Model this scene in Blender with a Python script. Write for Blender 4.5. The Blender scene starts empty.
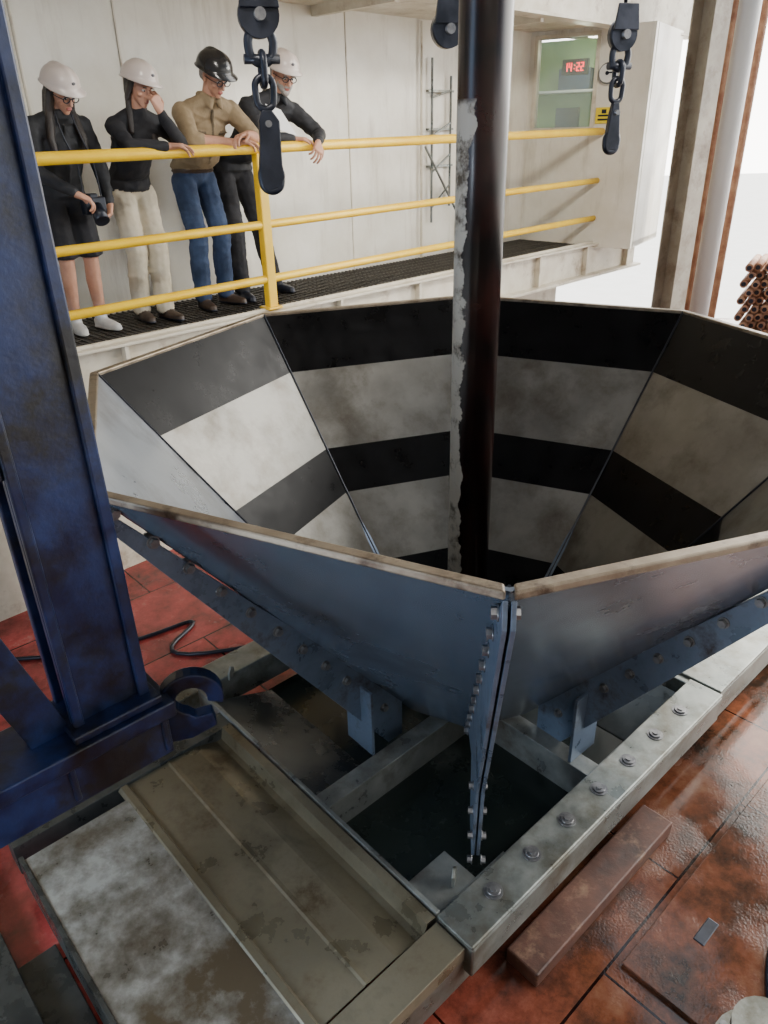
import bpy, bmesh, math, random
from mathutils import Vector, Matrix, noise
from mathutils.bvhtree import BVHTree
random.seed(4)
ZC=3.1            # camera height above the drill floor
def V(*a): return Vector(a)
SC=bpy.context.scene
def link(o):
    SC.collection.objects.link(o); return o
# ------------------------------------------------------------------ materials
def mat(name,c1,c2=None,scale=4,rough=.5,metal=0,bump=0,rough2=None,c3=None,s3=1.2,lo=.35,hi=.65,lo3=.5,hi3=.7,bscale=None,spec=.5,emis=None,stretch=None,st3=None,coat=0):
    m=bpy.data.materials.new(name); m.use_nodes=True
    nt=m.node_tree; N=nt.nodes; L=nt.links; b=N['Principled BSDF']
    b.inputs['Metallic'].default_value=metal; b.inputs['Roughness'].default_value=rough
    b.inputs['Specular IOR Level'].default_value=spec
    b.inputs['Coat Weight'].default_value=coat
    b.inputs['Base Color'].default_value=(*c1,1)
    if emis:
        b.inputs['Emission Color'].default_value=(*emis[0],1); b.inputs['Emission Strength'].default_value=emis[1]
    if c2 is not None or bump:
        tc=N.new('ShaderNodeTexCoord'); mp=N.new('ShaderNodeMapping'); L.new(tc.outputs['Object'],mp.inputs[0])
        if stretch: mp.inputs['Scale'].default_value=stretch
        n=N.new('ShaderNodeTexNoise'); n.inputs['Scale'].default_value=scale; n.inputs['Detail'].default_value=8; n.inputs['Roughness'].default_value=.62
        L.new(mp.outputs[0],n.inputs[0])
        if c2 is not None:
            r=N.new('ShaderNodeValToRGB'); r.color_ramp.elements[0].position=lo; r.color_ramp.elements[1].position=hi
            r.color_ramp.elements[0].color=(*c1,1); r.color_ramp.elements[1].color=(*c2,1)
            L.new(n.outputs[0],r.inputs[0]); col=r.outputs[0]
            if c3 is not None:
                n3=N.new('ShaderNodeTexNoise'); n3.inputs['Scale'].default_value=s3; n3.inputs['Detail'].default_value=10; n3.inputs['Roughness'].default_value=.7
                if st3:
                    mp3=N.new('ShaderNodeMapping'); mp3.inputs['Scale'].default_value=st3; L.new(tc.outputs['Object'],mp3.inputs[0]); L.new(mp3.outputs[0],n3.inputs[0])
                else: L.new(tc.outputs['Object'],n3.inputs[0])
                r3=N.new('ShaderNodeMapRange'); r3.inputs[1].default_value=lo3; r3.inputs[2].default_value=hi3; L.new(n3.outputs[0],r3.inputs[0])
                mx=N.new('ShaderNodeMix'); mx.data_type='RGBA'; L.new(r3.outputs[0],mx.inputs[0]); L.new(col,mx.inputs[6]); mx.inputs[7].default_value=(*c3,1); col=mx.outputs[2]
            L.new(col,b.inputs['Base Color'])
        if rough2 is not None:
            rr=N.new('ShaderNodeMapRange'); rr.inputs[1].default_value=.35; rr.inputs[2].default_value=.65
            rr.inputs[3].default_value=rough; rr.inputs[4].default_value=rough2; L.new(n.outputs[0],rr.inputs[0]); L.new(rr.outputs[0],b.inputs['Roughness'])
        if bump:
            nb=n
            if bscale:
                nb=N.new('ShaderNodeTexNoise'); nb.inputs['Scale'].default_value=bscale; nb.inputs['Detail'].default_value=5; L.new(tc.outputs['Object'],nb.inputs[0])
            bp=N.new('ShaderNodeBump'); bp.inputs['Strength'].default_value=bump; bp.inputs['Distance'].default_value=.02
            L.new(nb.outputs[0],bp.inputs['Height']); L.new(bp.outputs[0],b.inputs['Normal'])
    return m
cream=mat('cream_paint',(.70,.66,.56),(.80,.77,.68),2.5,.4,0,.3,.28,bscale=1.6,c3=(.42,.36,.27),s3=2.6,lo3=.52,hi3=.80,st3=(1.5,1.5,.22))
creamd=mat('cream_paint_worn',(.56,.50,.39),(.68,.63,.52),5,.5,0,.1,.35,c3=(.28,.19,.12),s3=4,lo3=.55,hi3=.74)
brownst=mat('tan_column_paint',(.30,.26,.20),(.40,.36,.29),4,.5,0,.1,c3=(.14,.09,.06),s3=3,lo3=.5,hi3=.72)
yellow=mat('yellow_paint',(.78,.47,.008),(.86,.56,.015),6,.35,0,.05,c3=(.35,.20,.03),s3=9,lo3=.66,hi3=.8)
blue=mat('blue_machine_paint',(.0018,.006,.030),(.005,.018,.085),7,.28,0,.2,.5,c3=(.002,.002,.003),s3=3,lo3=.44,hi3=.60)
conein=mat('bare_steel_inner',(.17,.165,.15),(.26,.255,.235),2.2,.32,.70,.05,.48,c3=(.095,.08,.06),s3=2.8,lo3=.46,hi3=.74,bscale=2.0)
coneblk=mat('black_band_paint',(.0012,.0012,.0016),(.004,.004,.005),6,.25,0,.04,.42,spec=.15)
coneglare=mat('steel_painted_glare',(.26,.29,.33),(.38,.41,.45),3,.25,.5,.04,.38,c3=(.16,.16,.17),s3=2.6,lo3=.48,hi3=.75)  # pale colour stands in for the grazing reflection on one panel
coneout=mat('blue_grey_steel',(.11,.145,.20),(.18,.23,.30),1.3,.17,.45,.04,.30,c3=(.06,.07,.09),s3=1.3,lo3=.46,hi3=.75,bscale=1.5)
rimm=mat('rim_steel',(.19,.145,.10),(.32,.27,.20),9,.35,.5,.1,.5,c3=(.07,.045,.03),s3=7,lo3=.52,hi3=.68)
finm=mat('fin_steel',(.09,.125,.18),(.17,.22,.30),5,.25,.4,.06,.42,c3=(.04,.032,.03),s3=5,lo3=.52,hi3=.7)
galv=mat('galvanised_steel',(.14,.155,.145),(.27,.285,.265),7,.24,.6,.1,.45,c3=(.09,.075,.045),s3=3,lo3=.46,hi3=.68)
galvd=mat('galvanised_dark',(.14,.15,.145),(.25,.26,.24),7,.26,.5,.1,.5,c3=(.07,.05,.03),s3=3,lo3=.48,hi3=.7)
galvw=mat('weathered_plate',(.13,.125,.105),(.38,.385,.36),7,.26,.35,.10,.5,lo=.36,hi=.60,c3=(.085,.066,.04),s3=1.6,lo3=.48,hi3=.64)
sheetb=mat('oily_sheet',(.11,.095,.06),(.27,.245,.175),4,.24,.45,.10,.45,c3=(.075,.056,.03),s3=2.0,lo3=.46,hi3=.64)
darkst=mat('dark_wet_steel',(.035,.040,.040),(.09,.095,.09),5,.2,.5,.05,.4)
water=mat('dark_water',(.006,.010,.009),(.014,.020,.017),2,.2,0,.08,.3,spec=.4)
boltm=mat('bolt_steel',(.12,.12,.13),(.26,.26,.26),20,.35,.7)
black=mat('black_steel',(.006,.008,.014),(.016,.02,.034),10,.3,.3,.05,.45)
deckm=mat('grating_dark',(.03,.028,.025),(.10,.09,.075),60,.6,.2,.4)
wood=mat('stained_plank',(.035,.014,.009),(.11,.042,.026),5,.40,0,.3,.6,c3=(.22,.13,.08),s3=9,lo3=.53,hi3=.72)
rust=mat('rusty_pipe',(.25,.10,.05),(.45,.25,.14),8,.6)
whitep=mat('hardhat_white',(.50,.43,.39),None,1,.28)
darkhat=mat('hardhat_dark',(.016,.015,.015),None,1,.22)
skin=mat('skin',(.42,.21,.135),(.51,.27,.18),12,.5)
lip=mat('lip_skin',(.36,.12,.10),None,1,.5)
hairb=mat('hair_black',(.012,.009,.008),(.03,.02,.015),40,.45,0,.3,stretch=(4,4,.5))
hairg=mat('beard_grey',(.35,.32,.30),(.22,.19,.17),60,.8,0,.3)
jack=mat('jacket_black',(.008,.009,.011),(.018,.019,.024),8,.7,0,.5,bscale=9)
swea=mat('sweater_black',(.006,.006,.009),(.015,.015,.018),8,.85,0,.5,bscale=9)
tan=mat('shirt_khaki',(.22,.16,.09),(.29,.215,.125),8,.8,0,.6,bscale=10)
tand=mat('shirt_khaki_seam',(.11,.08,.045),None,8,.8)
zipm=mat('zip_grey',(.08,.08,.09),None,1,.5)
jean=mat('denim_blue',(.018,.034,.078),(.040,.068,.14),9,.85,0,.5,bscale=11)
cpant=mat('trousers_cream',(.48,.42,.31),(.56,.50,.39),9,.85,0,.5,bscale=11)
bpant=mat('trousers_black',(.010,.010,.013),(.018,.018,.022),9,.85,0,.5,bscale=11)
shoeb=mat('boot_brown',(.04,.025,.018),(.07,.045,.03),9,.5)
shoew=mat('sneaker_white',(.62,.62,.60),(.5,.5,.5),9,.6)
eyew=mat('eye_white',(.7,.68,.65),None,1,.2)
paper=mat('paper_white',(.8,.8,.78),None,1,.8)
led=mat('led_red',(.5,.0,.0),None,1,.5,emis=((1,.02,.03),6))
signy=mat('sign_yellow',(.8,.6,.02),None,1,.5)
green=mat('cabin_green',(.20,.30,.14),(.30,.42,.20),3,.6)
whitem=mat('white_paint',(.7,.7,.68),None,1,.5)
blockm=mat('blocker_grey',(.20,.19,.17),(.27,.26,.23),2,.7)  # plain grey for the unseen light blockers
lampm=mat('lamp_face',(.9,.9,.85),None,1,.5,emis=((1,.93,.8),8))
def glassmat():
    m=bpy.data.materials.new('window_glass'); m.use_nodes=True; b=m.node_tree.nodes['Principled BSDF']
    b.inputs['Base Color'].default_value=(.8,.95,.85,1); b.inputs['Roughness'].default_value=.03; b.inputs['Alpha'].default_value=.18
    return m
glass=glassmat()
def floormat():
    m=bpy.data.materials.new('red_wet_deck'); m.use_nodes=True; nt=m.node_tree; N=nt.nodes; L=nt.links; b=N['Principled BSDF']
    tc=N.new('ShaderNodeTexCoord'); mp=N.new('ShaderNodeMapping'); mp.inputs['Rotation'].default_value=(0,0,math.radians(-42)); L.new(tc.outputs['Object'],mp.inputs[0])
    n=N.new('ShaderNodeTexNoise'); n.inputs['Scale'].default_value=2.3; n.inputs['Detail'].default_value=12; n.inputs['Roughness'].default_value=.74; L.new(mp.outputs[0],n.inputs[0])
    sp=N.new('ShaderNodeSeparateXYZ'); L.new(tc.outputs['Object'],sp.inputs[0]); gx=N.new('ShaderNodeMapRange'); L.new(sp.outputs[0],gx.inputs[0]); gx.inputs[1].default_value=-1.2; gx.inputs[2].default_value=.8; gx.inputs[3].default_value=0; gx.inputs[4].default_value=1
    def ramp(cols):
        r=N.new('ShaderNodeValToRGB'); e=r.color_ramp.elements; e[0].position=cols[0][0]; e[0].color=(*cols[0][1],1); e[1].position=cols[-1][0]; e[1].color=(*cols[-1][1],1)
        for p_,c_ in cols[1:-1]: k=e.new(p_); k.color=(*c_,1)
        L.new(n.outputs[0],r.inputs[0]); return r.outputs[0]
    ra=ramp([(.36,(.05,.02,.016)),(.46,(.24,.04,.034)),(.58,(.42,.065,.06)),(.68,(.42,.20,.17))])
    rb=ramp([(.36,(.014,.009,.006)),(.46,(.060,.024,.013)),(.54,(.12,.040,.020)),(.66,(.17,.080,.045))])
    mc=N.new('ShaderNodeMix'); mc.data_type='RGBA'; L.new(gx.outputs[0],mc.inputs[0]); L.new(ra,mc.inputs[6]); L.new(rb,mc.inputs[7])
    br=N.new('ShaderNodeTexBrick'); br.inputs['Scale'].default_value=1; br.inputs['Mortar Size'].default_value=.006; br.inputs['Brick Width'].default_value=1.25; br.inputs['Row Height'].default_value=.8
    br.inputs['Color1'].default_value=(1,1,1,1); br.inputs['Color2'].default_value=(.85,.85,.85,1); br.inputs['Mortar'].default_value=(.08,.06,.05,1)
    L.new(mp.outputs[0],br.inputs[0])
    mx=N.new('ShaderNodeMix'); mx.data_type='RGBA'; mx.blend_type='MULTIPLY'; mx.inputs[0].default_value=1; L.new(mc.outputs[2],mx.inputs[6]); L.new(br.outputs[0],mx.inputs[7]); L.new(mx.outputs[2],b.inputs['Base Color'])
    n2=N.new('ShaderNodeTexNoise'); n2.inputs['Scale'].default_value=2.6; n2.inputs['Detail'].default_value=8; L.new(mp.outputs[0],n2.inputs[0])
    rr=N.new('ShaderNodeMapRange'); rr.inputs[1].default_value=.46; rr.inputs[2].default_value=.66; rr.inputs[3].default_value=.04; rr.inputs[4].default_value=.38; L.new(n2.outputs[0],rr.inputs[0]); L.new(rr.outputs[0],b.inputs['Roughness'])
    bs=N.new('ShaderNodeMapRange'); bs.inputs[1].default_value=.46; bs.inputs[2].default_value=.60; bs.inputs[3].default_value=.05; bs.inputs[4].default_value=.24; L.new(n2.outputs[0],bs.inputs[0])
    n3=N.new('ShaderNodeTexNoise'); n3.inputs['Scale'].default_value=85; n3.inputs['Detail'].default_value=3; L.new(mp.outputs[0],n3.inputs[0])
    bp=N.new('ShaderNodeBump'); L.new(bs.outputs[0],bp.inputs['Strength']); bp.inputs['Distance'].default_value=.010; L.new(n3.outputs[0],bp.inputs['Height']); L.new(bp.outputs[0],b.inputs['Normal'])
    return m
floorm=floormat()
outm=mat('outside_deck',(.75,.74,.7),(.82,.81,.78),2,.6)
def pipemat():
    m=bpy.data.materials.new('pipe_dark_peeling'); m.use_nodes=True; nt=m.node_tree; N=nt.nodes; L=nt.links; b=N['Principled BSDF']
    tc=N.new('ShaderNodeTexCoord'); sp=N.new('ShaderNodeSeparateXYZ'); L.new(tc.outputs['Object'],sp.inputs[0])
    n=N.new('ShaderNodeTexNoise'); n.inputs['Scale'].default_value=5; n.inputs['Detail'].default_value=9; n.inputs['Roughness'].default_value=.6; L.new(tc.outputs['Object'],n.inputs[0])
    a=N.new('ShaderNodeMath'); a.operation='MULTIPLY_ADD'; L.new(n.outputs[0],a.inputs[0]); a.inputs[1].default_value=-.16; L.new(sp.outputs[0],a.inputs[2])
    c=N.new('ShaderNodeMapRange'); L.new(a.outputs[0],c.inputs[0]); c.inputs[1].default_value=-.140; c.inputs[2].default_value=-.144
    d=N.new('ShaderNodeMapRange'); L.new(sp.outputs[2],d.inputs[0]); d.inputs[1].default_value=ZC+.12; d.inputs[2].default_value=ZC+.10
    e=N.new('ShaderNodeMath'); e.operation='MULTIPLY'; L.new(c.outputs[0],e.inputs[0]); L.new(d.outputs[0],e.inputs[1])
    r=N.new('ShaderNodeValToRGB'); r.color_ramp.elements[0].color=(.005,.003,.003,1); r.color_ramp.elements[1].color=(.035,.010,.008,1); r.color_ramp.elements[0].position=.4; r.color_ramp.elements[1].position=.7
    L.new(n.outputs[0],r.inputs[0])
    n2=N.new('ShaderNodeTexNoise'); n2.inputs['Scale'].default_value=10; n2.inputs['Detail'].default_value=9; n2.inputs['Roughness'].default_value=.7; L.new(tc.outputs['Object'],n2.inputs[0])
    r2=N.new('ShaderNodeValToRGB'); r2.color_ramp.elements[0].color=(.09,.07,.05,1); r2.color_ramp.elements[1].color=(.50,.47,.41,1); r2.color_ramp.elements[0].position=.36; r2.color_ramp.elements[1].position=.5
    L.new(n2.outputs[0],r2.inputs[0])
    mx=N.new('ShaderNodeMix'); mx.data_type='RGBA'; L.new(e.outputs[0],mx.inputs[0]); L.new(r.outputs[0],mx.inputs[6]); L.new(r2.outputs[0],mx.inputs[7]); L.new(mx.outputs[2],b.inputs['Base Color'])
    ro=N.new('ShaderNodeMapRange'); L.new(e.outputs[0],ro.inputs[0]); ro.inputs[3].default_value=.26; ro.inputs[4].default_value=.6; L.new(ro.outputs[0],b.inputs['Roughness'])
    return m
pipem=pipemat()
# ------------------------------------------------------------------ mesh helpers
def fin(bm,name,mats,smooth=False,bevel=0):
    bmesh.ops.recalc_face_normals(bm,faces=bm.faces)
    me=bpy.data.meshes.new(name); bm.to_mesh(me); bm.free()
    if not isinstance(mats,(list,tuple)): mats=[mats]
    for m in mats: me.materials.append(m)
    if smooth:
        for p in me.polygons: p.use_smooth=True
    o=link(bpy.data.objects.new(name,me))
    if bevel:
        md=o.modifiers.new('bevel','BEVEL'); md.width=bevel; md.segments=2; md.limit_method='ANGLE'
    return o
def add_box(bm,x0,x1,y0,y1,z0,z1,M=None,mi=0):
    M=M or Matrix()
    vs=[bm.verts.new(M@V(x,y,z)) for z in(z0,z1) for x,y in((x0,y0),(x1,y0),(x1,y1),(x0,y1))]
    for f in((0,3,2,1),(4,5,6,7),(0,1,5,4),(1,2,6,5),(2,3,7,6),(3,0,4,7)):
        bm.faces.new([vs[i] for i in f]).material_index=mi
def box(name,x0,x1,y0,y1,z0,z1,m,M=None,bevel=0.004):
    bm=bmesh.new(); add_box(bm,x0,x1,y0,y1,z0,z1,M); return fin(bm,name,m,bevel=bevel)
def add_cyl(bm,p0,p1,r0,r1=None,seg=16,mi=0,cap=True):
    r1=r0 if r1 is None else r1; p0=Vector(p0);p1=Vector(p1); d=(p1-p0).normalized()
    a=d.orthogonal().normalized(); c=d.cross(a)
    A=[];B=[]
    for i in range(seg):
        t=2*math.pi*i/seg; o=a*math.cos(t)+c*math.sin(t)
        A.append(bm.verts.new(p0+o*r0)); B.append(bm.verts.new(p1+o*r1))
    for i in range(seg):
        j=(i+1)%seg; f=bm.faces.new((A[i],A[j],B[j],B[i])); f.material_index=mi; f.smooth=seg>8
    if cap:
        bm.faces.new(A[::-1]).material_index=mi; bm.faces.new(B).material_index=mi
def cyl(name,p0,p1,r,m,r1=None,seg=24):
    bm=bmesh.new(); add_cyl(bm,p0,p1,r,r1,seg); return fin(bm,name,m)
def prism(name,pts,d,m,bevel=.002):
    bm=bmesh.new(); A=[bm.verts.new(Vector(p)-Vector(d)/2) for p in pts]; B=[bm.verts.new(Vector(p)+Vector(d)/2) for p in pts]
    bm.faces.new(A); bm.faces.new(B[::-1])
    for i in range(len(pts)):
        j=(i+1)%len(pts); bm.faces.new((A[i],B[i],B[j],A[j]))
    return fin(bm,name,m,bevel=bevel)
def tube(name,pts,r,m,cyclic=False,res=6,smooth=True):
    cu=bpy.data.curves.new(name,'CURVE'); cu.dimensions='3D'; cu.bevel_depth=r; cu.bevel_resolution=3; cu.use_fill_caps=True
    sp=cu.splines.new('NURBS' if smooth else 'POLY'); sp.points.add(len(pts)-1)
    for i,p in enumerate(pts): sp.points[i].co=(*p,1)
    sp.use_cyclic_u=cyclic
    if smooth: sp.order_u=3; sp.use_endpoint_u=True; sp.resolution_u=res
    cu.materials.append(m); o=link(bpy.data.objects.new(name,cu))
    dg=bpy.context.evaluated_depsgraph_get(); me=bpy.data.meshes.new_from_object(o.evaluated_get(dg)); 
    bpy.data.objects.remove(o); me.name=name
    if not me.materials: me.materials.append(m)
    for p in me.polygons: p.use_smooth=True
    return link(bpy.data.objects.new(name,me))
def group(name,parts,loc=(0,0,0)):
    e=bpy.data.objects.new(name,None); link(e); e.location=loc; e.empty_display_size=.1
    for p in parts:
        p.parent=e; p.matrix_parent_inverse=Matrix.Translation(Vector(loc)).inverted()
    return e
def frameM(x,y,deg,z=0): return Matrix.Translation((x,y,z))@Matrix.Rotation(math.radians(deg),4,'Z')
T=frameM(.182,1.893,42,ZC)     # base-frame coordinates (a,b,z rel. camera)
W=frameM(-2.01,4.86,45,ZC)     # walkway coordinates (s,n,z rel. camera)
WE=W@Matrix.Translation((6.5,0,0))@Matrix.Rotation(math.radians(12),4,'Z')@Matrix.Translation((-6.5,0,0))
WK=-1.22
# ------------------------------------------------------------------ camera
cd=bpy.data.cameras.new('camera'); cam=link(bpy.data.objects.new('camera',cd)); SC.camera=cam
cd.sensor_fit='VERTICAL'; cd.sensor_height=36; cd.lens=740/1024*36; cd.clip_start=.02
cam.matrix_world=Matrix.Translation((0,0,ZC))@Matrix.Rotation(math.radians(63),4,'X')@Matrix.Rotation(math.radians(-1.43),4,'Z')
# ------------------------------------------------------------------ world: hazy bright sky, brightest to the right/back; bluish to the left
w=bpy.data.worlds.new('sky'); SC.world=w; w.use_nodes=True; nt=w.node_tree; N=nt.nodes; L=nt.links; bg=N['Background']
tc=N.new('ShaderNodeTexCoord')
def lobe(d,a,b,lo,hi):
    dp=N.new('ShaderNodeVectorMath'); dp.operation='DOT_PRODUCT'; L.new(tc.outputs['Generated'],dp.inputs[0]); dp.inputs[1].default_value=Vector(d).normalized()
    mr=N.new('ShaderNodeMapRange'); mr.interpolation_type='SMOOTHSTEP'; L.new(dp.outputs['Value'],mr.inputs[0]); mr.inputs[1].default_value=a; mr.inputs[2].default_value=b; mr.inputs[3].default_value=lo; mr.inputs[4].default_value=hi
    return dp,mr
dp,mr=lobe((.80,.58,.12),.35,.93,.42,10.5); _,ml=lobe((-1,-.1,.15),.5,.98,0,3.6)
s_=N.new('ShaderNodeMath'); s_.operation='ADD'; L.new(mr.outputs[0],s_.inputs[0]); L.new(ml.outputs[0],s_.inputs[1]); L.new(s_.outputs[0],bg.inputs[1])
cr=N.new('ShaderNodeMix'); cr.data_type='RGBA'; m2=N.new('ShaderNodeMapRange'); L.new(dp.outputs['Value'],m2.inputs[0]); m2.inputs[1].default_value=.2; m2.inputs[2].default_value=.8
L.new(m2.outputs[0],cr.inputs[0]); cr.inputs[6].default_value=(.52,.71,1,1); cr.inputs[7].default_value=(1,.97,.91,1); L.new(cr.outputs[2],bg.inputs[0])
sd=bpy.data.lights.new('sun','SUN'); so=link(bpy.data.objects.new('sun',sd)); sd.energy=8; sd.angle=.02; sd.color=(1,.95,.86)
so.rotation_euler=V(.5,.08,.866).to_track_quat('Z','Y').to_euler(); so.location=(8,2,9)
def fill_area(name,loc,target,power,size,col):
    d=bpy.data.lights.new(name,'AREA'); d.energy=power; d.size=size; d.color=col; o=link(bpy.data.objects.new(name,d)); o.location=loc
    o.rotation_euler=(V(*loc)-V(*target)).to_track_quat('Z','Y').to_euler(); return o
def spot(name,loc,target,power,ang,col):
    d=bpy.data.lights.new(name,'SPOT'); d.energy=power; d.spot_size=math.radians(ang); d.spot_blend=.6; d.shadow_soft_size=.4; d.color=col; o=link(bpy.data.objects.new(name,d)); o.location=loc
    o.rotation_euler=(V(*loc)-V(*target)).to_track_quat('Z','Y').to_euler(); return o
spot('added_fill',(2.6,3.6,5.6),(.6,8.4,2.7),850,62,(1,.94,.84))  # added fill, no visible source: brightens the wall towards the right
spot('added_fill.001',(-.6,1.2,5.8),(-1.7,6.4,2.7),800,58,(1,.94,.84))  # added fill, no visible source: brightens the wall behind the people
fill_area('added_fill.002',(-2.6,.2,1.5),(-.2,2.6,1.3),80,.7,(.72,.85,1))  # added cool fill from low left for the funnel's outer panels
fill_area('added_fill.003',(.6,-1.8,5.6),(.1,2.2,.3),60,1.2,(1,.97,.92))  # added fill from behind the camera, lifts the foreground
# ------------------------------------------------------------------ floor & shell
box('floor',-9,9,-3,13.5,-.1,0,floorm,bevel=0)
box('ground_outside',9,60,-20,60,-.15,-.05,outm,bevel=0)
box('ground_outside.001',-9,9,13.5,60,-.15,-.05,outm,bevel=0)
box('sky_blocker_top',-9,6,-3.5,12.2,7.2,7.4,blockm,bevel=0)  # unseen slab added to keep sky and sun off the interior
box('sky_blocker_rear',-9,6,-3.6,-3.5,0,7.2,blockm,bevel=0)  # unseen upright added behind the camera to cut ambient light
wl=box('wall_back',-6,6.32,.9,1.0,-ZC,1.1,cream,W,bevel=0)
bm=bmesh.new()
for s in(-1.2,1.15,3.4,5.7): add_box(bm,s-.006,s+.006,.893,.9,WK,1.0,W)
for s in(0.4,4.4): add_cyl(bm,W@V(s,.87,WK+.0),W@V(s,.87,.98),.012,seg=8)
fin(bm,'trim_1',creamd)
bm=bmesh.new(); s0,s1=6.5,6.58
add_box(bm,s0,s1,-.48,.14,WK-.05,1.0,WE); add_box(bm,s0,s1,.82,.95,WK-.05,1.0,WE); add_box(bm,s0,s1,.14,.82,WK-.05,.03,WE); add_box(bm,s0,s1,.14,.82,.92,1.0,WE)
fin(bm,'wall_end',cream)
bm=bmesh.new()
for a in((.10,.14,-.01,.96),(.82,.86,-.01,.96)): add_box(bm,s0-.02,s1,a[0],a[1],a[2],a[3],WE)
for z in((-.01,.03),(.92,.96)): add_box(bm,s0-.02,s1,.14,.82,z[0],z[1],WE)
wf=fin(bm,'frame',creamd)
pane=box('pane',s0+.03,s0+.04,.14,.82,.03,.92,glass,WE,bevel=0)
group('window_1',[wf,pane])
bm=bmesh.new()
add_box(bm,7.6,7.63,-.40,1.5,-1.2,1.0,WE,0); add_box(bm,6.6,7.6,1.5,1.53,-1.2,1.0,WE,0)
add_box(bm,6.6,7.7,-.48,-.43,-1.25,1.0,WE,1); add_box(bm,6.6,7.7,-.48,1.55,-1.27,-1.2,WE,1); add_box(bm,7.63,7.7,-.43,1.53,-1.2,1.0,WE,1)
cab=fin(bm,'cabin_shell',[green,cream])
desk=box('desk',7.2,7.6,.1,1.3,-.12,-.07,whitem,WE); mon=box('monitor',7.25,7.3,.55,.85,-.05,.25,black,WE); shel=box('shelf',7.4,7.6,.0,1.3,.42,.45,whitem,WE)
cabinet=box('cabinet',7.2,7.6,-.1,.3,-1.2,.35,whitem,WE); scr=box('screen_binders',7.4,7.55,.5,.9,.45,.68,jean,WE)
cl_=cyl('cabin_lamp',WE@V(7.1,.3,.96),WE@V(7.1,.3,.99),.15,lampm)
group('control_cabin',[cab,desk,mon,shel,cabinet,scr,cl_])
pl=bpy.data.lights.new('cabin_light','POINT'); pl.energy=8; pl.color=(.9,1,.75); pl.shadow_soft_size=.1; po=link(bpy.data.objects.new('cabin_light',pl)); po.location=WE@V(7.0,.5,.8)
CN=.10
clk=[box('clock_case',6.62,6.68,.17+CN,.47+CN,.56,.72,black,WE)]
bm=bmesh.new(); segs={'1':'bc','4':'fgbc','2':'abged'}
def seg7(ch,n0):
    w_,h_=.035,.085; z0=.598; t=.009; n0=n0+CN
    P={'a':(0,w_,h_-t,h_),'d':(0,w_,0,t),'g':(0,w_,h_/2-t/2,h_/2+t/2),'f':(0,t,h_/2,h_),'e':(0,t,0,h_/2),'b':(w_-t,w_,h_/2,h_),'c':(w_-t,w_,0,h_/2)}
    for q in segs[ch]:
        a=P[q]; add_box(bm,6.612,6.619,n0-a[1],n0-a[0],z0+a[2],z0+a[3],WE)
for ch,n0 in(('1',.44),('4',.39),('2',.30),('2',.25)): seg7(ch,n0)
for z in(.618,.65): add_box(bm,6.612,6.619,.318+CN,.326+CN,z,z+.010,WE)
clk.append(fin(bm,'digits',led)); group('digital_clock',clk)
g=[cyl('dial',WE@V(6.5,-.02,.55),WE@V(6.44,-.02,.55),.09,whitem),cyl('bezel',WE@V(6.5,-.02,.55),WE@V(6.46,-.02,.55),.105,galv),cyl('hub',WE@V(6.44,-.02,.55),WE@V(6.43,-.02,.55),.02,black),box('needle',6.43,6.436,-.1,-.01,.545,.56,black,WE,bevel=0)]
group('wall_gauge',g)
sg=[box('plate',6.48,6.495,-.10,.08,.06,.22,signy,WE,bevel=0)]
bm=bmesh.new(); 
for z in(.09,.13): add_box(bm,6.473,6.479,-.08,.05,z,z+.018,WE)
add_box(bm,6.473,6.479,-.04,.01,.16,.20,WE); sg.append(fin(bm,'lettering',black)); group('warning_sign',sg)
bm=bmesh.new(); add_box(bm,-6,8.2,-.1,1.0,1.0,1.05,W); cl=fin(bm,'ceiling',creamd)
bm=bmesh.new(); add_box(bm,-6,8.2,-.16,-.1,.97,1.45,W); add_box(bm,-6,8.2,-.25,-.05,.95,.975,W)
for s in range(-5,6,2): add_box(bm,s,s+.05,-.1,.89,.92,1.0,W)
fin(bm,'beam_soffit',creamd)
bm=bmesh.new(); add_box(bm,-6,6.3,0,.89,WK-.04,WK-.005,W)
for i in range(160): 
    s=-1.5+i*.05
    if s<6.28: add_box(bm,s,s+.012,.02,.88,WK-.005,WK+.004,W)
for n in(.1,.22,.34,.46,.58,.70,.82): add_box(bm,-1.5,6.3,n,n+.01,WK-.005,WK+.002,W)
dk=fin(bm,'grating',deckm)
bm=bmesh.new(); add_box(bm,-6,7.6,-.03,.0,WK-.36,WK+.02,W); add_box(bm,-6,7.6,-.10,.0,WK-.02,WK+.0,W); add_box(bm,-6,7.6,-.14,.0,WK-.38,WK-.35,W)
for s in range(-5,8): add_box(bm,s+.3,s+.33,-.09,-.03,WK-.35,WK-.02,W)
fa=fin(bm,'edge_channel',creamd,bevel=.003)
bm=bmesh.new()
for s in(-3,-.5,2,4.5): add_box(bm,s-.08,s+.08,.0,.16,-ZC,WK-.04,W)
add_box(bm,-6,6.3,.3,.34,-ZC,WK-.3,W)
lg=fin(bm,'legs',creamd)
group('walkway',[dk,fa,lg])
gr=[]
bm=bmesh.new(); add_cyl(bm,W@V(-4,-.02,WK+1.10),W@V(6.48,-.02,WK+1.20),.038)
add_cyl(bm,W@V(-4,-.02,WK+.57),W@V(6.48,-.02,WK+.69),.031); add_cyl(bm,W@V(-4,-.02,WK+.19),W@V(6.48,-.02,WK+.28),.031)
gr.append(fin(bm,'rails',yellow))
bm=bmesh.new()
for s in(-1.9,1.62): add_box(bm,s-.042,s+.042,-.055,.01,WK+.02,WK+1.12,W)
add_box(bm,1.55,1.69,-.08,.05,WK+.01,WK+.03,W)
gr.append(fin(bm,'posts',yellow,bevel=.008))
group('guard_rail',gr)
bm=bmesh.new()
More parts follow.
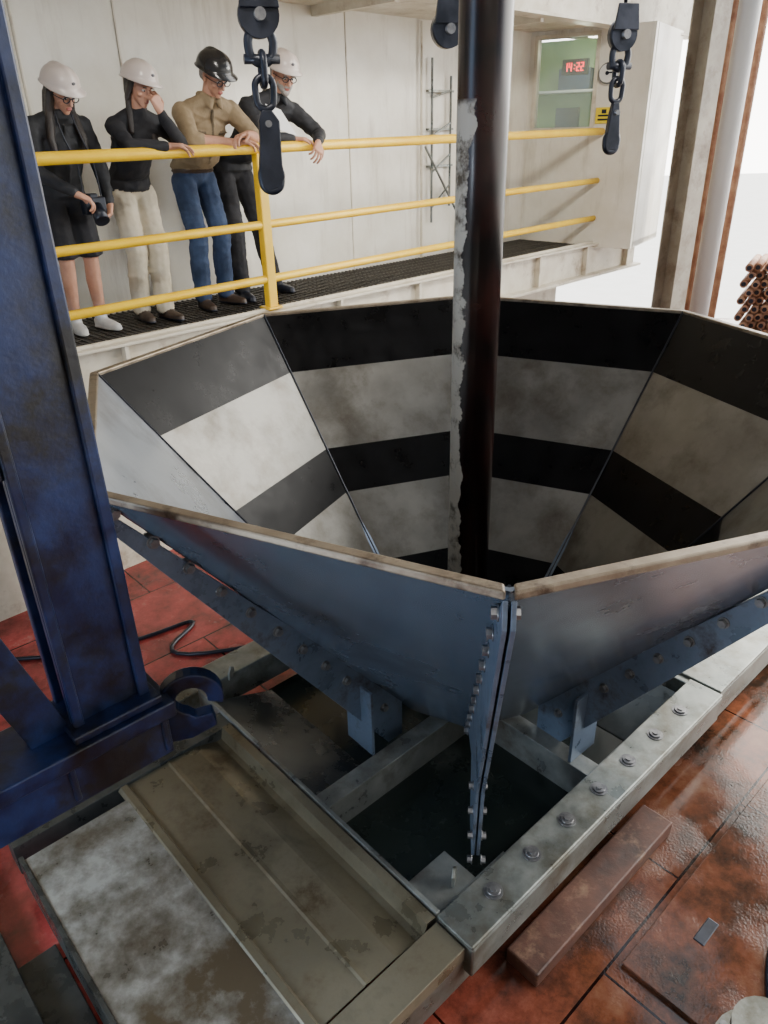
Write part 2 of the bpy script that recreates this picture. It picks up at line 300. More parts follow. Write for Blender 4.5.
for s,z0,z1 in((4.55,WK+.35,WK+1.9),(4.85,WK+.5,WK+1.75)): add_cyl(bm,W@V(s,.86,z0),W@V(s,.86,z1),.012,seg=8)
for i in range(4): add_cyl(bm,W@V(4.55,.86,WK+.5+i*.35),W@V(4.85,.86,WK+.72+i*.3),.01,seg=8); add_box(bm,4.5,4.9,.86,.9,WK+.55+i*.35,WK+.57+i*.35,W)
add_cyl(bm,W@V(5.2,.82,WK+.1),W@V(4.4,.82,WK+1.1),.012,seg=8)
fin(bm,'wall_conduit',galv)
C=W@V(7.35,-.72,0); M=frameM(C.x,C.y,30)
bm=bmesh.new()
add_box(bm,-.16,.16,-.15,-.13,-.0,7.2,M);add_box(bm,-.16,.16,.13,.15,0,7.2,M);add_box(bm,-.012,.012,-.13,.13,0,7.2,M)
fin(bm,'column_steel',brownst)
p=[cyl('pole_tube',(3.42,8.0,0),(3.42,8.0,7.2),.10,whitem),cyl('pole_tube_rust',(3.62,8.15,0),(3.62,8.15,7.2),.05,rust),cyl('pole_cable',(3.27,7.95,0),(3.27,7.95,7.2),.025,rust)]
group('standpipe',p)
bm=bmesh.new()
for r in range(9):
    for c in range(9):
        x=5.80+c*.15+(r%2)*.075; z=.08+r*.13; a=V(x,12.0+random.uniform(-.05,.05),z); add_cyl(bm,a,a+V(.6,1.0,0),.062,seg=14,mi=0); add_cyl(bm,a-V(.006,.01,0),a,.035,seg=12,mi=1)
fin(bm,'pipe_stack',[rust,black])
# ------------------------------------------------------------------ funnel
C0=V(.455,3.37,0); R=1.84; K=1.25; OFF=4.7
def dirv(i): 
    t=math.radians(OFF+45*i); return V(-math.sin(t),-math.cos(t),0)
def cp(i,rho,z): return C0+dirv(i)*rho+V(0,0,z+ZC)
drops=[0,.325,.745,.98,1.35,1.79]
parts=[]
bm=bmesh.new(); OUTO=.014
for i in range(8):
    A=[cp(i,R-d/K,-1-d) for d in drops]; B=[cp(i+1,R-d/K,-1-d) for d in drops]
    A2=[cp(i,R-d/K+OUTO*1.3,-1-d) for d in drops]; B2=[cp(i+1,R-d/K+OUTO*1.3,-1-d) for d in drops]
    for k in range(5):
        mi=[1,0,1,0,1][k]
        if i==1: mi=2 if k<4 else 1  # left panel: painted pale reflection replaces the bands
        f=bm.faces.new([bm.verts.new(x) for x in(A[k],B[k],B[k+1],A[k+1])]); f.material_index=mi
        f=bm.faces.new([bm.verts.new(x) for x in(A2[k],A2[k+1],B2[k+1],B2[k])]); f.material_index=3
    f=bm.faces.new([bm.verts.new(x) for x in(A[0],A2[0],B2[0],B[0])]); f.material_index=3
    f=bm.faces.new([bm.verts.new(x) for x in(A[-1],B[-1],B2[-1],A2[-1])]); f.material_index=3
me=bpy.data.meshes.new('panels'); bm.to_mesh(me); bm.free()
for m in(conein,coneblk,coneglare,coneout): me.materials.append(m)
parts.append(link(bpy.data.objects.new('panels',me)))
bm=bmesh.new()
for i in range(8):
    g0=.012 if i==0 else 0; g1=.012 if i==7 else 0
    e=(cp(i+1,R,-1)-cp(i,R,-1)).normalized()
    ri,ro=R-.010,R+.034; z0,z1=-1.022,-.996
    P=[cp(i,ri,0)+e*g0,cp(i,ro,0)+e*g0,cp(i+1,ro,0)-e*g1,cp(i+1,ri,0)-e*g1]
    lo=[bm.verts.new(V(q.x,q.y,z0+ZC)) for q in P]; hi=[bm.verts.new(V(q.x,q.y,z1+ZC)) for q in P]
    bm.faces.new(lo);bm.faces.new(hi[::-1])
    for k in range(4): j=(k+1)%4; bm.faces.new((lo[k],hi[k],hi[j],lo[j]))
parts.append(fin(bm,'rim_lip',rimm,bevel=.006))
bm=bmesh.new()
for i in range(8):
    add_cyl(bm,cp(i,R-.004,-1.0),cp(i,R-1.76/K-.004,-2.76),.006,seg=6)
parts.append(fin(bm,'seam_welds',black))
bf=bmesh.new(); bb=bmesh.new()
def add_hex(bm,c,n,r=.017,h=.016):
    n=n.normalized(); add_cyl(bm,c,c+n*.004,r*1.35,seg=14); add_cyl(bm,c+n*.004,c+n*(.004+h),r,seg=6)
for i in range(8):
    t=dirv(i).cross(V(0,0,1)).normalized()
    if i==0: poly=[(R+.03,-1.02),(R+.045,-1.10),(1.30,-2.30),(1.22,-2.76),(1.04,-2.76),(.95,-2.45),(.60,-2.62),(.60,-2.22)]
    else: poly=[(R+.03,-1.02),(R+.04,-1.07),(.62,-2.88),(.52,-2.88),(.52,-2.62)]
    for sgn in(-1,1):
        A=[bf.verts.new(cp(i,r,z)+t*sgn*.004) for r,z in poly]; B=[bf.verts.new(cp(i,r,z)+t*sgn*.018) for r,z in poly]
        bf.faces.new(A);bf.faces.new(B[::-1])
        for k in range(len(poly)): j=(k+1)%len(poly); bf.faces.new((A[k],B[k],B[j],A[j]))
    nb=11
    for k in range(nb):
        u=(k+.6)/nb; r=(R+.02)*(1-u)+.60*u; zc=-1-(R-r)*K; z=zc-.035-.10*u
        if i==0: z=zc-.045-.06*u
        for sgn in(-1,1): add_hex(bb,cp(i,r,z)+t*sgn*.018,t*sgn,.018)
for k in range(4): 
    for sgn in(-1,1): 
        t=dirv(0).cross(V(0,0,1)).normalized(); add_hex(bb,cp(0,1.27-.03*k,-2.72+.11*k)+t*sgn*.018,t*sgn,.015)
parts.append(fin(bf,'seam_flanges',finm,bevel=.002)); parts.append(fin(bb,'flange_bolts',boltm))
bm=bmesh.new()
for i in(1,2,3,4,5,6,7):
    for rr in(.78,):
        d=dirv(i); t=d.cross(V(0,0,1)).normalized(); c=cp(i,rr,0)
        hz=-1-(R-rr)*K-.02
        P=[c-t*.10,c+t*.10]
        A=[V(P[0].x,P[0].y,-2.80+ZC),V(P[1].x,P[1].y,-2.80+ZC),V(P[1].x,P[1].y,hz+ZC-.06),V(P[0].x,P[0].y,hz+ZC-.06)]
        B=[q+d*.016 for q in A]; A=[bm.verts.new(q) for q in A];B=[bm.verts.new(q) for q in B]
        bm.faces.new(A);bm.faces.new(B[::-1])
        for k in range(4): j=(k+1)%4; bm.faces.new((A[k],B[k],B[j],A[j]))
parts.append(fin(bm,'foot_plates',finm,bevel=.002))
group('steel_funnel',parts)
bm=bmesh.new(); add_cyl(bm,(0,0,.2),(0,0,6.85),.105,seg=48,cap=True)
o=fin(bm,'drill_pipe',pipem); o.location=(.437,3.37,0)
# ------------------------------------------------------------------ moonpool frame
ZT=-2.75; LA=2.0; LB=1.85
fr=[]
bm=bmesh.new()
add_box(bm,-.02,LA+.03,-.19,.0,ZT-.02,ZT,T); add_box(bm,-.02,LA+.03,-.19,-.17,ZT-.18,ZT-.02,T); add_box(bm,-.02,0.0,-.19,.0,ZT-.18,ZT-.02,T)
fr.append(fin(bm,'cap_beam',galv,bevel=.008))
bm=bmesh.new()
add_box(bm,-1.9,LA+1.2,-.15,-.02,ZT-.26,ZT-.04,T)
add_box(bm,LA,LA+.16,0,LB,ZT-.2,ZT-.02,T); add_box(bm,-.2,LA+1.2,LB,LB+.18,ZT-.2,ZT-.01,T)
fr.append(fin(bm,'main_beams',galv,bevel=.006))
bm=bmesh.new()
add_box(bm,LA+.05,LA+2.6,-.17,.9,ZT-.03,ZT-.005,T); add_box(bm,LA+.05,LA+2.6,-.17,-.15,ZT-.16,ZT-.03,T)
fr.append(fin(bm,'side_plate',galv,bevel=.005))
bm=bmesh.new()
add_box(bm,-.02,0.0,0,LB,ZT-.3,ZT+.01,T); add_box(bm,0,LA,-.02,0.0,ZT-.34,ZT-.02,T)
add_box(bm,0,LA,.76,.80,ZT-.30,ZT-.06,T); add_box(bm,0,LA,.74,.84,ZT-.06,ZT-.05,T)
add_box(bm,1.08,1.12,0,LB,ZT-.30,ZT-.06,T); add_box(bm,1.06,1.16,0,LB,ZT-.06,ZT-.05,T)
fr.append(fin(bm,'dividers',galvd,bevel=.003))
bm=bmesh.new()
add_box(bm,0.0,.42,0,.02,ZT-.12,ZT-.03,T); add_box(bm,.0,.24,.0,.2,ZT-.06,ZT-.035,T)
fr.append(fin(bm,'corner_plate',galvd,bevel=.003))
fr.append(prism('cell_tray',[T@V(.02,.86,ZT-.10),T@V(.02,1.83,ZT-.10),T@V(.45,1.83,ZT-.27),T@V(.45,.86,ZT-.27)],(0,0,.012),darkst))
fr.append(prism('cell_tray_far',[T@V(1.98,.03,ZT-.10),T@V(1.98,.72,ZT-.10),T@V(1.6,.72,ZT-.26),T@V(1.6,.03,ZT-.26)],(0,0,.012),darkst))
fr.append(box('tray_bottom',0,LA,0,LB,ZT-.32,ZT-.29,darkst,T))
bm=bmesh.new()
for k in range(7):
    c=T@V(.223+k*.254,-.088,ZT); add_cyl(bm,c,c+V(0,0,.004),.040,seg=24); add_cyl(bm,c+V(0,0,.003),c+V(0,0,.012),.030,.027,seg=20); add_cyl(bm,c+V(0,0,.010),c+V(0,0,.018),.014,seg=12)
fr.append(fin(bm,'frame_bolts',boltm))
def lug(M0):
    pts=[(-.035,0),(.035,0),(.03,.05),(.0,.075),(-.03,.05)]
    return prism('lug',[M0@V(x,0,z) for x,z in pts],(M0.to_3x3()@V(0,.014,0)),galv)
for a,b in((.16,.07),(1.93,.1),(.2,1.85)): fr.append(lug(T@Matrix.Translation((a,b,ZT-.03))@Matrix.Rotation(.6,4,'Z')))
fr.append(box('oily_water',.005,LA-.005,.005,LB-.005,ZT-.27,ZT-.26,water,T,bevel=0))
group('moonpool_hatch',fr)
tr=[]
tr.append(box('plate_a',-1.12,-.64,-.0,1.42,ZT-.035,ZT-.022,galvw,T))
bm=bmesh.new()
prof=[(-.655,ZT-.03),(-.64,ZT-.014),(-.61,ZT-.014),(-.60,ZT-.026),(-.40,ZT-.026),(-.39,ZT-.020),(-.37,ZT-.026),(-.24,ZT-.030),(-.22,ZT-.035),(-.12,ZT-.07),(-.09,ZT-.07),(-.075,ZT-.0),(-.03,ZT+.0)]
A=[bm.verts.new(T@V(a,0,z)) for a,z in prof];B=[bm.verts.new(T@V(a,1.5,z)) for a,z in prof]
for i in range(len(prof)-1): bm.faces.new((A[i],A[i+1],B[i+1],B[i]))
sb=fin(bm,'folded_sheet',sheetb); sb.modifiers.new('s','SOLIDIFY').thickness=.006; tr.append(sb)
bm=bmesh.new(); add_box(bm,-1.12,-.64,0,1.42,ZT-.07,ZT-.04,T); add_box(bm,-1.14,-1.12,-.0,1.44,ZT-.2,ZT-.015,T); add_box(bm,-.66,-.63,0,1.42,ZT-.2,ZT-.04,T)
add_box(bm,-1.14,0,1.5,1.62,ZT-.18,ZT-.01,T)
tr.append(fin(bm,'tray_supports',darkst,bevel=.003))
bm=bmesh.new(); add_box(bm,-1.14,-.03,-.16,-.01,ZT-.09,ZT-.02,T)
tr.append(fin(bm,'tray_end_beam',sheetb,bevel=.003))
group('catch_tray',tr)
ls=[box('sill',-1.45,-1.3,-.6,2.2,ZT-.34,ZT-.26,darkst,T),box('blue_skid',-1.27,-1.17,-.9,.45,ZT-.34,ZT-.24,blue,T)]
for k in range(3): ls.append(cyl('hose_%d'%k,T@V(-1.55-.12*k,-1,ZT-.30),T@V(-1.55-.12*k,2.2,ZT-.30),.035,darkst))
ls.append(box('dark_sheet',-2.2,-1.14,-1.2,1.2,ZT-.35,ZT-.335,darkst,T))  # thin dark sheet lying on the floor left of the tray
group('skid_rail',ls)
pk=box('wooden_plank',.22,1.30,-.335,-.175,-3.10,-3.02,wood,T,bevel=.008)
hp=[box('hatch_plate',.55,2.3,-1.6,-.52,-3.1,-3.08,floorm,T)]
hp.append(box('hatch_slot',.86,1.0,-.72,-.67,-3.09,-3.077,black,T)); hp.append(box('hatch_slot_far',1.9,2.02,-.72,-.67,-3.09,-3.077,black,T))
group('floor_hatch',hp)
VX,VY=1.34,1.50
fl=[cyl('flange',(VX,VY,0),(VX,VY,.05),.17,galv),cyl('body',(VX,VY,.05),(VX,VY,.16),.10,galv),cyl('cap',(VX,VY,.16),(VX,VY,.2),.13,galv)]
bm=bmesh.new()
for k in range(8):
    t=k*math.pi/4; add_cyl(bm,(VX+.145*math.cos(t),VY+.145*math.sin(t),.05),(VX+.145*math.cos(t),VY+.145*math.sin(t),.075),.015,seg=6)
fl.append(fin(bm,'studs',boltm)); group('deck_valve',fl)
tube('deck_cable',[(1.46,1.68,.032),(1.5,1.8,.032),(1.62,1.98,.032),(1.78,2.05,.032),(2.0,2.3,.032),(2.6,2.6,.012)],.011,black)
tube('air_hose',[(-3.0,4.0,.015),(-2.2,4.0,.015),(-1.7,4.2,.015),(-1.3,4.5,.015),(-1.6,3.9,.015),(-.9,4.1,.015)],.014,black)
# ------------------------------------------------------------------ blue machine at left
cx,cy=-.766,1.85
Bm=frameM(cx,cy,42,ZC)
bp=[]
bm=bmesh.new()
add_box(bm,-.24,0,0,.03,-1.58,3.2,Bm); add_box(bm,-.24,0,.13,.16,-1.58,3.2,Bm); add_box(bm,-.14,-.10,.03,.13,-1.58,3.2,Bm)
add_box(bm,-.035,0.0,-.02,.0,-1.58,3.2,Bm); add_box(bm,-.24,-.21,-.02,.0,-1.58,3.2,Bm)
bp.append(fin(bm,'column',blue,bevel=.006))
bm=bmesh.new()
add_box(bm,-.9,-.24,.05,.08,-.72,3.2,Bm); add_box(bm,-.9,-.24,.0,.13,-.75,-.70,Bm); add_box(bm,-1.0,-.8,0,.16,-3.1,3.2,Bm)
bp.append(fin(bm,'web_panel',blue,bevel=.004))
bp.append(prism('brace',[Bm@V(-.24,.05,-1.58),Bm@V(-.36,.05,-1.58),Bm@V(-.60,.05,-.72),Bm@V(-.48,.05,-.72)],Bm.to_3x3()@V(0,.06,0),blue))
bm=bmesh.new(); add_box(bm,-1.2,.05,-.08,.17,-1.64,-1.58,Bm); add_box(bm,-1.2,.03,-.05,-.02,-1.80,-1.64,Bm); add_box(bm,-1.2,.03,.10,.14,-1.80,-1.64,Bm)
for x in(-.9,-.6,-.3,0): add_box(bm,x,x+.02,-.06,.14,-1.78,-1.64,Bm)
add_box(bm,-.26,.02,-.06,.16,-1.58,-1.55,Bm)
bp.append(fin(bm,'base_beam',blue,bevel=.006))
# C-shaped lifting eye plate standing on edge at the end of the beam
Pm=frameM(cx,cy,16,ZC)
pts=[(.0,-1.79),(.0,-1.60)]; c=V(.125,-1.635); ro,ri=.105,.052
for k in range(15): t=math.radians(160-k*178/14); pts.append((c.x+ro*math.cos(t),c.y+ro*math.sin(t)))
for k in range(15): t=math.radians(-14+k*268/14); pts.append((c.x+ri*math.cos(t),c.y+ri*math.sin(t)))
pts+=[(.13,-1.705),(.185,-1.70),(.195,-1.755),(.11,-1.79)]
bp.append(prism('padeye',[Pm@V(x,.02,z) for x,z in pts],Pm.to_3x3()@V(0,.05,0),blue,bevel=.005))
group('hoist_frame',bp)
# ------------------------------------------------------------------ hanging hooks
def linkring(c,up,side,h,wd,r,m,name):
    pts=[]
    for k in range(16):
        t=2*math.pi*k/16; x=math.cos(t)*wd/2; z=math.sin(t)*wd/2+(h-wd)/2*(1 if math.sin(t)>=0 else -1)
        pts.append(c+side*x+up*z)
    return tube(name,pts,r,m,cyclic=True)
def hookset(name,P,sc,kind):
    X=V(.95,.3,0).normalized(); Y=V(-.3,.95,0).normalized(); U=V(0,0,1); out=[]
    top=V(*P)+V(0,0,ZC)
    out.append(cyl('wire',top+U*.02*sc,V(top.x,top.y,6.88),.010*sc,black))
    def disc(z,r,th,nm): 
        c=top+U*z; return cyl(nm,c-Y*th/2,c+Y*th/2,r,black)
    out.append(disc(-.02*sc,.078*sc,.05*sc,'sheave'))
    out.append(cyl('pin',top-U*.02*sc-Y*.05*sc,top-U*.02*sc+Y*.05*sc,.022*sc,boltm))
    out.append(prism('cheek',[top+X*x*sc+U*z*sc-Y*.032*sc for x,z in((-.078,.0),(.078,.0),(.06,.12),(-.06,.12))],Y*.014*sc,black,.004))
    if kind>0:
        z=-.12*sc
        out.append(linkring(top+U*z,U,X,.12*sc,.10*sc,.018*sc,black,'shackle'))
        out.append(cyl('shackle_pin',top+U*(z-.045*sc)-X*.07*sc,top+U*(z-.045*sc)+X*.07*sc,.018*sc,black))
        for k in range(2):
            z-=.08*sc; out.append(linkring(top+U*z,U,(Y if k%2==0 else X),.115*sc,.075*sc,.014*sc,black,'link_%d'%k))
        z-=.06*sc
        if kind==1: pp=[(-.02,0),(.02,0),(.05,-.04),(.048,-.20),(.055,-.25),(.03,-.29),(-.02,-.30),(-.045,-.28),(-.05,-.22),(-.035,-.10),(-.035,-.04)]; ez=-.25
        else: pp=[(-.018,0),(.018,0),(.03,-.06),(.045,-.2),(.03,-.24),(-.03,-.24),(-.045,-.2),(-.03,-.06)]; ez=-.2
        out.append(prism('snap_hook',[top+X*x*sc+U*(z+zz*sc) for x,zz in pp],Y*.035*sc,black,.006))
        out.append(linkring(top+U*(z+ez*sc),U,X,.10*sc,.08*sc,.018*sc,black,'hook_eye'))
        out.append(cyl('hook_latch',top+U*(z-.05*sc)-Y*.04*sc,top+U*(z-.05*sc)+Y*.04*sc,.013*sc,boltm))
    group(name,out)
hookset('lifting_hook',(-.435,3.4,.44),1.0,1)
hookset('lifting_hook.001',(1.49,5.2,.52),1.10,2)
hookset('pulley_block',(.43,5.0,.55),1.2,0)
box('overhead_beam',-1.5,2.5,3.3,3.6,6.9,7.2,creamd)
box('overhead_beam.001',-1.5,2.5,4.95,5.25,6.9,7.2,creamd)
# ------------------------------------------------------------------ people
bm=bmesh.new(); bmesh.ops.create_icosphere(bm,subdivisions=2,radius=1); ICO2=[v.co.copy() for v in bm.verts]; bm.free()
class Fig:
    def __init__(s,s0,n0):
        s.s0=s0; s.n0=n0; s.layers={'body':[], 'head':[], 'hand':[]}
    def P(s,p): return W@V(s.s0+p[0],s.n0-p[1],WK+.004+p[2])
    def pts(s,c,r,ax=None):
        c=Vector(c); out=[]
        if not isinstance(r,(tuple,list)): r=(r,r,r)
        ax=ax or (V(1,0,0),V(0,1,0),V(0,0,1))
        for v in ICO2: out.append(s.P(c+ax[0]*v.x*r[0]+ax[1]*v.y*r[1]+ax[2]*v.z*r[2]))
        return out
    def hull(s,layer,label,items):
        bm=bmesh.new()
        for it in items:
            for p in s.pts(*it): bm.verts.new(p)
        ret=bmesh.ops.convex_hull(bm,input=bm.verts)
        dl=list({g for g in ret['geom_interior'] if isinstance(g,bmesh.types.BMVert)}|{v for v in bm.verts if not v.link_faces})
        bmesh.ops.delete(bm,geom=dl,context='VERTS')
        bmesh.ops.recalc_face_normals(bm,faces=bm.faces)
        bm.verts.index_update()
        s.layers[layer].append((label,[v.co.copy() for v in bm.verts],[[v.index for v in f.verts] for f in bm.faces])); bm.free()
    def remesh(s,layer,vox,smooth,labels,disp=0):
        prims=s.layers[layer]
        vs=[];fs=[]
        for lb,v,f in prims:
            o=len(vs); vs+=v; fs+=[[i+o for i in q] for q in f]
        me=bpy.data.meshes.new('tmp'); me.from_pydata([tuple(v) for v in vs],[],fs); o=link(bpy.data.objects.new('tmp',me))
        m=o.modifiers.new('r','REMESH'); m.mode='VOXEL'; m.voxel_size=vox; m.adaptivity=0
        if smooth: m=o.modifiers.new('s','SMOOTH'); m.factor=.5; m.iterations=smooth
        dg=bpy.context.evaluated_depsgraph_get(); nm=bpy.data.meshes.new_from_object(o.evaluated_get(dg)); bpy.data.objects.remove(o)
        trees=[]
        for lb in {p[0] for p in prims}:
            vs=[];fs=[]
            for l2,v,f in prims:
                if l2==lb: k=len(vs); vs+=v; fs+=[[i+k for i in q] for q in f]
            trees.append((labels.index(lb),BVHTree.FromPolygons(vs,fs)))
        cloth=set()
        for p in nm.polygons:
            p.use_smooth=True; best=9
            for li,t in trees:
                d=t.find_nearest(p.center)[3]
                if d is not None and d<best: best=d; p.material_index=li
            if disp and labels[p.material_index] in('top','legs','trim'): cloth.update(p.vertices)
        if disp:
            nrm=[v.normal.copy() for v in nm.vertices]
            for i in cloth:
                v=nm.vertices[i]; q=v.co
                a=noise.noise(V(q.x*9,q.y*9,q.z*16)); b=noise.noise(V(q.x*22+3,q.y*22,q.z*34))
                fold=(1-abs(a)*2.2)
                v.co=q+nrm[i]*(disp*fold*.8+disp*.4*b)
        return nm
def hand(F,wr,d,pn,side,curl=(.5,.6,.4),thumb=.6):
    d=Vector(d).normalized(); pn=Vector(pn); pn=(pn-d*pn.dot(d)).normalized(); c=d.cross(pn)*side; wr=Vector(wr)
    kn=[wr+d*.085+c*.033, wr+d*.09+c*.011, wr+d*.087-c*.011, wr+d*.078-c*.032]
    F.hull('hand','skin',[(wr,.024),(wr+d*.03+c*.022,.015),(wr+d*.03-c*.02,.015)]+[(k,.0125) for k in kn])
    ln=[(.04,.026,.02),(.045,.029,.021),(.041,.027,.02),(.032,.021,.018)]
    for i,k in enumerate(kn):
        sp=(1.5-i)*.10; a=0; p=k
        r=[.0095,.0088,.0082,.0072]
        for j in range(3):
            a+=curl[j]*(1+.08*i); dd=(d*math.cos(a)+pn*math.sin(a)+c*sp*(1-.3*j)).normalized()
            q=p+dd*ln[i][j]; F.hull('hand','skin',[(p,r[j]),(q,r[j+1])]); p=q
    p=wr+d*.02+c*.022; q=p+(d*.6+c*.75+pn*.25).normalized()*.045; F.hull('hand','skin',[(p,.015),(q,.012)])
    q2=q+(d*.9+c*.25+pn*thumb).normalized()*.032; F.hull('hand','skin',[(q,.0115),(q2,.010)])
    q3=q2+(d*.9-c*.1+pn*thumb).normalized()*.024; F.hull('hand','skin',[(q2,.010),(q3,.008)])
def person(name,s0,n0,J,mats,hat,hair,glasses=False,beard=None,shorts=False,female=False,extras=None,belt=False,bulk=1.0,rolled=False,collar=False):
    F=Fig(s0,n0); fw=(.92 if female else 1.0); bw=fw*bulk
    lab=['skin','top','legs','shoe','hair','lip','belt','sole','trim']
    pel=Vector(J['pelvis']); ch=Vector(J['chest']); nb=Vector(J['neck'])
    bel=(pel*.5+ch*.5)+V(0,-.01 if female else .02,0)
    B='body'
    F.hull(B,'legs',[(pel,(.158*fw,.108,.075)),(pel+V(0,-.03,-.04),(.15*fw,.10,.07))])
    tilt=(nb-pel).normalized(); ax=(V(1,0,0),tilt.cross(V(1,0,0)),tilt)
    wf_=.140 if female else .148
    F.hull(B,'top',[(ch,(.165*bw,.118*bulk,.13),ax),(bel,(wf_*bw,(.108 if female else .125)*bulk,.10),ax)])
    F.hull(B,'top',[(bel,(wf_*bw,(.108 if female else .125)*bulk,.08),ax),(pel+V(0,0,.07),(.160*bw,.120*bulk,.035))])
    if not belt: F.hull(B,'top',[(pel+V(0,0,.07),(.160*bw,.120*bulk,.03)),(pel+V(0,0,-.0),(.170*bw,.125*bulk,.02))])
    sh={k:Vector(J['sh'+k]) for k in'LR'}
    F.hull(B,'top',[(sh['L'],.060*bw),(sh['R'],.060*bw),(ch+V(0,0,.05),(.14*bw,.10,.08),ax)])
    F.hull(B,'top',[(sh['L'],.05*bw),(sh['R'],.05*bw),(nb,.064*fw)])
    F.hull(B,'top',[(nb-V(0,0,.01),(.068*fw,.066,.02)),(nb+V(0,.01,.02),(.062*fw,.062,.012))])
    fr_=tilt.cross(V(1,0,0))
    if collar:
        for sx in(-1,1): F.hull(B,'top',[(nb+V(sx*.062,.01,.035),(.014,.03,.022)),(nb+V(sx*.03,.08,-.005),(.018,.012,.02)),(nb+V(sx*.045,.085,-.05),(.012,.010,.012))])
        F.hull(B,'top',[(nb+V(-.05,-.045,.035),(.02,.015,.024)),(nb+V(.05,-.045,.035),(.02,.015,.024))])
    if 'trim' in mats:
        p0=nb+fr_*.07-tilt*.04; p1=ch+fr_*.114*bulk; p2=bel+fr_*.122*bulk; p3=pel+V(0,.118*bulk,.06)
        for a_,b_ in((p0,p1),(p1,p2),(p2,p3)): F.hull(B,'trim',[(a_,(.009,.009,.009)),(b_,(.009,.009,.009))])
        if collar:
            for sx in(-1,1): F.hull(B,'trim',[(ch+V(sx*.085*bulk,0,0)+fr_*.098*bulk+tilt*.03+V(-.035,0,0),.010),(ch+V(sx*.085*bulk,0,0)+fr_*.098*bulk+tilt*.03+V(.035,0,0),.010)])
    if belt: F.hull(B,'belt',[(pel+V(0,0,.040),(.166*bw,.126*bulk,.022))])
    for k in'LR':
        e=Vector(J['el'+k]); w_=Vector(J['wr'+k]); d=(w_-e).normalized()
        F.hull(B,'top',[(sh[k],.062*bw),(e,.049*bw)])
        if rolled:
            F.hull(B,'top',[(e,.050*bw),(e+d*.05,.047*bw)]); F.hull(B,'skin',[(e,.044),(e+d*.09,.043)]); F.hull(B,'skin',[(e+d*.09,.043),(w_,.028)])
        else:
            F.hull(B,'top',[(e,.049*bw),(w_-d*.01,.036*fw)])
        m_=e*.75+sh[k]*.25; F.hull(B,'top',[(m_,(.055*bw,.055*bw,.02))])
        F.hull('hand','skin',[(w_-d*.05,.026*fw),(w_+d*.012,.023*fw)])
        h=J['ha'+k]; hand(F,w_+d*.012,h[0],h[1],h[2],h[3],h[4] if len(h)>4 else .5)
        hp=Vector(J['hip'+k]); kn=Vector(J['kn'+k]); an=Vector(J['an'+k])
        if shorts:
            F.hull(B,'legs',[(hp,(.090,.100,.09)),(kn+V(0,0,.05),(.086,.092,.012))])
            F.hull(B,'skin',[(kn+V(0,0,.12),.056),(kn,.052)]); calf=kn*.68+an*.32+V(0,-.015,0)
            F.hull(B,'skin',[(kn,.052),(calf,.054)]); F.hull(B,'skin',[(calf,.054),(an,.035)])
            F.hull(B,'skin',[(an,.035),(an-V(0,0,.03),.034)])
        else:
            F.hull(B,'legs',[(hp,(.088,.098,.09)),(kn,.074)])
            calf=kn*.65+an*.35+V(0,-.012,0)
            F.hull(B,'legs',[(kn,.073),(calf,.074)]); F.hull(B,'legs',[(calf,.074),(an+V(0,0,-.01),(.064,.068,.03))])
        fd=Vector(J.get('ft'+k,(0,1,0))).normalized(); fx=V(fd.y,-fd.x,0); fax=(fx,fd,V(0,0,1)); an0=V(an.x,an.y,0)
        F.hull(B,'shoe',[(an0+V(0,0,.05)-fd*.035,(.038,.045,.042),fax),(an0+fd*.10+V(0,0,.04),(.046,.05,.032),fax),(an0+fd*.165+V(0,0,.034),(.036,.035,.024),fax)])
        F.hull(B,'shoe',[(an0+V(0,0,.05),.042),(an0+V(0,0,.10),.043)])
        F.hull(B,'sole',[(an0+V(0,0,.014)-fd*.04,(.042,.045,.012),fax),(an0+fd*.10+V(0,0,.014),(.05,.05,.012),fax),(an0+fd*.17+V(0,0,.014),(.038,.038,.012),fax)])
    H=Vector(J['head']); yaw,pit,rol=[math.radians(a) for a in J['look']]
    f=V(math.sin(yaw)*math.cos(pit),math.cos(yaw)*math.cos(pit),-math.sin(pit)); r=V(math.cos(yaw),-math.sin(yaw),0); u=V(math.sin(yaw)*math.sin(pit),math.cos(yaw)*math.sin(pit),math.cos(pit))
    r,u=r*math.cos(rol)+u*math.sin(rol),u*math.cos(rol)-r*math.sin(rol); hx=(r,f,u); hs=.96 if female else 1.02
    def hp_(x,y,z): return H+(r*x+f*y+u*z)*hs
    def E(label,items): F.hull('head',label,[(hp_(*c),tuple(q*hs for q in rr),hx) for c,rr in items])
    E('skin',[((0,-.012,.035),(.075,.093,.085))])
    E('skin',[((0,.02,.01),(.066,.072,.06)),((0,.035,-.055),(.05,.05,.035)),((0,.066,-.098),(.022,.018,.014))])
    E('skin',[((-.03,.083,.022),(.018,.01,.008)),((.03,.083,.022),(.018,.01,.008))])
    E('skin',[((0,.09,.008),(.007,.006,.007)),((0,.108,-.036),(.013,.011,.009))])
    E('skin',[((-.014,.096,-.038),(.008,.009,.007)),((.014,.096,-.038),(.008,.009,.007))])
    E('skin',[((-.042,.06,-.03),(.02,.018,.016))]); E('skin',[((.042,.06,-.03),(.02,.018,.016))])
    E('lip',[((0,.091,-.062),(.022,.008,.005))]); E('lip',[((0,.09,-.071),(.019,.008,.0055))])
    for sx in(-1,1): E('skin',[((sx*.078,-.005,.012),(.009,.017,.02)),((sx*.074,-.002,-.025),(.008,.011,.012))])
    F.hull('head','skin',[(hp_(0,-.02,-.06),.05*fw),(nb+V(0,0,-.01),.055*fw)])
